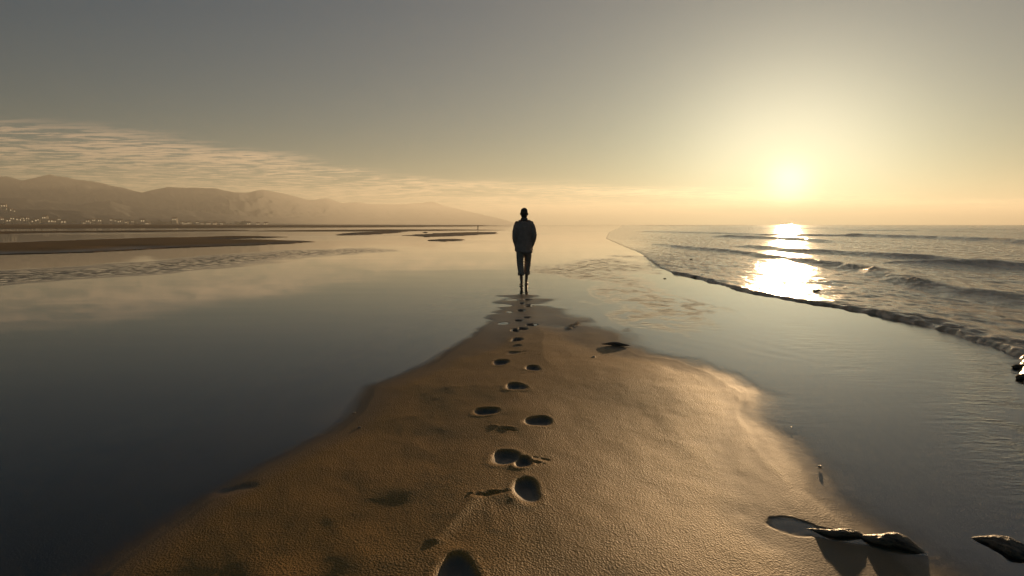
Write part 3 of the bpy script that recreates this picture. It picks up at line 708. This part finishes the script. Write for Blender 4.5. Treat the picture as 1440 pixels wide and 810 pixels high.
# ------------------------------------------------------------------ haze
HZ = 12000.0
V = [(-HZ, -6000, -4), (HZ, -6000, -4), (HZ, HZ, -4), (-HZ, HZ, -4), (-HZ, -6000, 268), (HZ, -6000, 268), (HZ, HZ, 268), (-HZ, HZ, 268)]
t = NT('haze_air'); vv = t.n('ShaderNodeVolumePrincipled'); vv.inputs['Color'].default_value = rgb(.72, .72, .68); vv.inputs['Density'].default_value = 2.0e-4; vv.inputs['Anisotropy'].default_value = .36
t.l(vv.outputs[0], t.out.inputs['Volume']); t.m.cycles.homogeneous_volume = True if hasattr(t.m.cycles, 'homogeneous_volume') else None
hz = link('haze', pymesh('haze', V, [(3, 2, 1, 0), (4, 5, 6, 7), (0, 1, 5, 4), (1, 2, 6, 5), (2, 3, 7, 6), (3, 0, 4, 7)], False), t.m)
tag(hz, 'pale golden haze filling the air over beach and sea', 'haze', kind='stuff')

# ------------------------------------------------------------------ world and sun
wd = bpy.data.worlds.new('World'); S.world = wd; wd.use_nodes = True; T = wd.node_tree; T.nodes.clear()
class WT(NT):
    def __init__(s): s.t = T
w = WT()
out = w.n('ShaderNodeOutputWorld'); bg = w.n('ShaderNodeBackground'); w.l(bg.outputs[0], out.inputs[0]); bg.inputs[1].default_value = .055
sky = w.n('ShaderNodeTexSky', sky_type='NISHITA'); sky.sun_disc = False; sky.sun_elevation = SUN_EL; sky.sun_rotation = SUN_AZ
sky.air_density = 1.0; sky.dust_density = 0.4; sky.ozone_density = 1.5; sky.altitude = 0
tc = w.n('ShaderNodeTexCoord').outputs['Generated']
dt = w.n('ShaderNodeVectorMath', operation='DOT_PRODUCT'); w.l(tc, dt.inputs[0]); dt.inputs[1].default_value = tuple(sd)
dot = w.math('MAXIMUM', dt.outputs['Value'], 0.0)
hs = w.n('ShaderNodeHueSaturation'); w.l(sky.outputs[0], hs.inputs['Color']); hs.inputs['Saturation'].default_value = .85; hs.inputs['Value'].default_value = .45
col = hs.outputs[0]
DZ = w.n('ShaderNodeSeparateXYZ'); w.l(tc, DZ.inputs[0]); DZ = DZ.outputs[2]
def vmul(c, f):
    nd = w.n('ShaderNodeVectorMath', operation='SCALE'); w.val(nd.inputs[0], c); w.val(nd.inputs[3], f); return nd.outputs[0]
def vadd(a, b):
    nd = w.n('ShaderNodeVectorMath', operation='ADD'); w.val(nd.inputs[0], a); w.val(nd.inputs[1], b); return nd.outputs[0]
def vm(a, b):
    nd = w.n('ShaderNodeVectorMath', operation='MULTIPLY'); w.val(nd.inputs[0], a); w.val(nd.inputs[1], b); return nd.outputs[0]
GLOW = [(2500, 9, (1, .93, .60)), (110, 5.6, (1, .80, .54)), (50, 1.9, (1, .71, .46)), (8, .95, (1, .68, .46)), (20, .9, (1, .86, .58))]
col = vm(col, (.14, .74, 1.14))
for pw, am, cc in GLOW:
    col = vadd(col, vmul(cc, w.math('MULTIPLY', w.math('POWER', dot, float(pw)), float(am))))
# pale peach band of hazy air low over the horizon, brighter towards the sun
hzb = w.math('POWER', w.math('MAXIMUM', w.math('SUBTRACT', 1.0, w.math('ABSOLUTE', DZ)), 0.0), 42.0)
col = vadd(col, vmul((1.0, .58, .29), w.math('MULTIPLY', hzb, w.math('ADD', .95, w.math('MULTIPLY', w.math('POWER', dot, 5.0), 3.1)))))
# thin high cloud sheet, in the sky far beyond everything: noise on a plane overhead
sx = w.n('ShaderNodeSeparateXYZ'); w.l(tc, sx.inputs[0]); dx, dy, dz = sx.outputs
iz = w.math('DIVIDE', 1.0, w.math('ADD', w.math('MAXIMUM', dz, 0.0), .018))
cx = w.math('MULTIPLY', dx, iz); cy = w.math('MULTIPLY', dy, iz)
cb = w.n('ShaderNodeCombineXYZ'); w.l(cx, cb.inputs[0]); w.l(cy, cb.inputs[1])
def cmap(rot, sc):
    mp = w.n('ShaderNodeMapping'); w.l(cb.outputs[0], mp.inputs[0]); mp.inputs['Rotation'].default_value = (0, 0, rot); mp.inputs['Scale'].default_value = sc; return mp.outputs[0]
c1 = w.noise(cmap(R(26), (.7, 2.1, 1)), 3.1, 8, .66, .5); c2 = w.noise(cmap(R(10), (1, 1.6, 1)), .28, 3, .5, .3)
# edge of the sheet: beyond the line through (-4.3,5.6), (-1.2,12.5), (6,16)
e1 = w.math('SUBTRACT', cy, w.math('ADD', w.math('MULTIPLY', cx, 2.15), 13.95))
e2 = w.math('SUBTRACT', cy, w.math('ADD', w.math('MULTIPLY', cx, .31), 12.1))
ed = w.math('ADD', w.math('MAXIMUM', e1, e2), w.math('MULTIPLY', w.math('SUBTRACT', c2, .5), 5.0))
msk = w.rng(ed, -.6, 2.6)
den = w.math('MULTIPLY', msk, w.rng(w.math('ADD', w.math('MULTIPLY', c1, .8), w.math('MULTIPLY', c2, .25)), .485, .585))
den = w.math('MULTIPLY', den, w.rng(dz, .0, .03))
col = vadd(col, vmul((5.4, 3.0, 1.45), w.math('MULTIPLY', den, w.math('ADD', .55, w.math('MULTIPLY', w.math('POWER', dot, 4.0), 1.3)))))
w.l(col, bg.inputs[0])

sl = bpy.data.lights.new('sun', 'SUN'); so = bpy.data.objects.new('sun', sl); C.objects.link(so)
sl.energy = 5.0; sl.angle = R(.6); sl.color = (1, .655, .34)
so.rotation_euler = Vector(-sd).to_track_quat('-Z', 'Y').to_euler()

S.render.engine = 'CYCLES'
S.cycles.volume_bounces = 2; S.cycles.max_bounces = 8; S.cycles.transparent_max_bounces = 12
S.view_settings.view_transform = 'Standard'; S.view_settings.look = 'None'; S.view_settings.gamma = 1; S.view_settings.use_curve_mapping = False
S.view_settings.exposure = 0.97
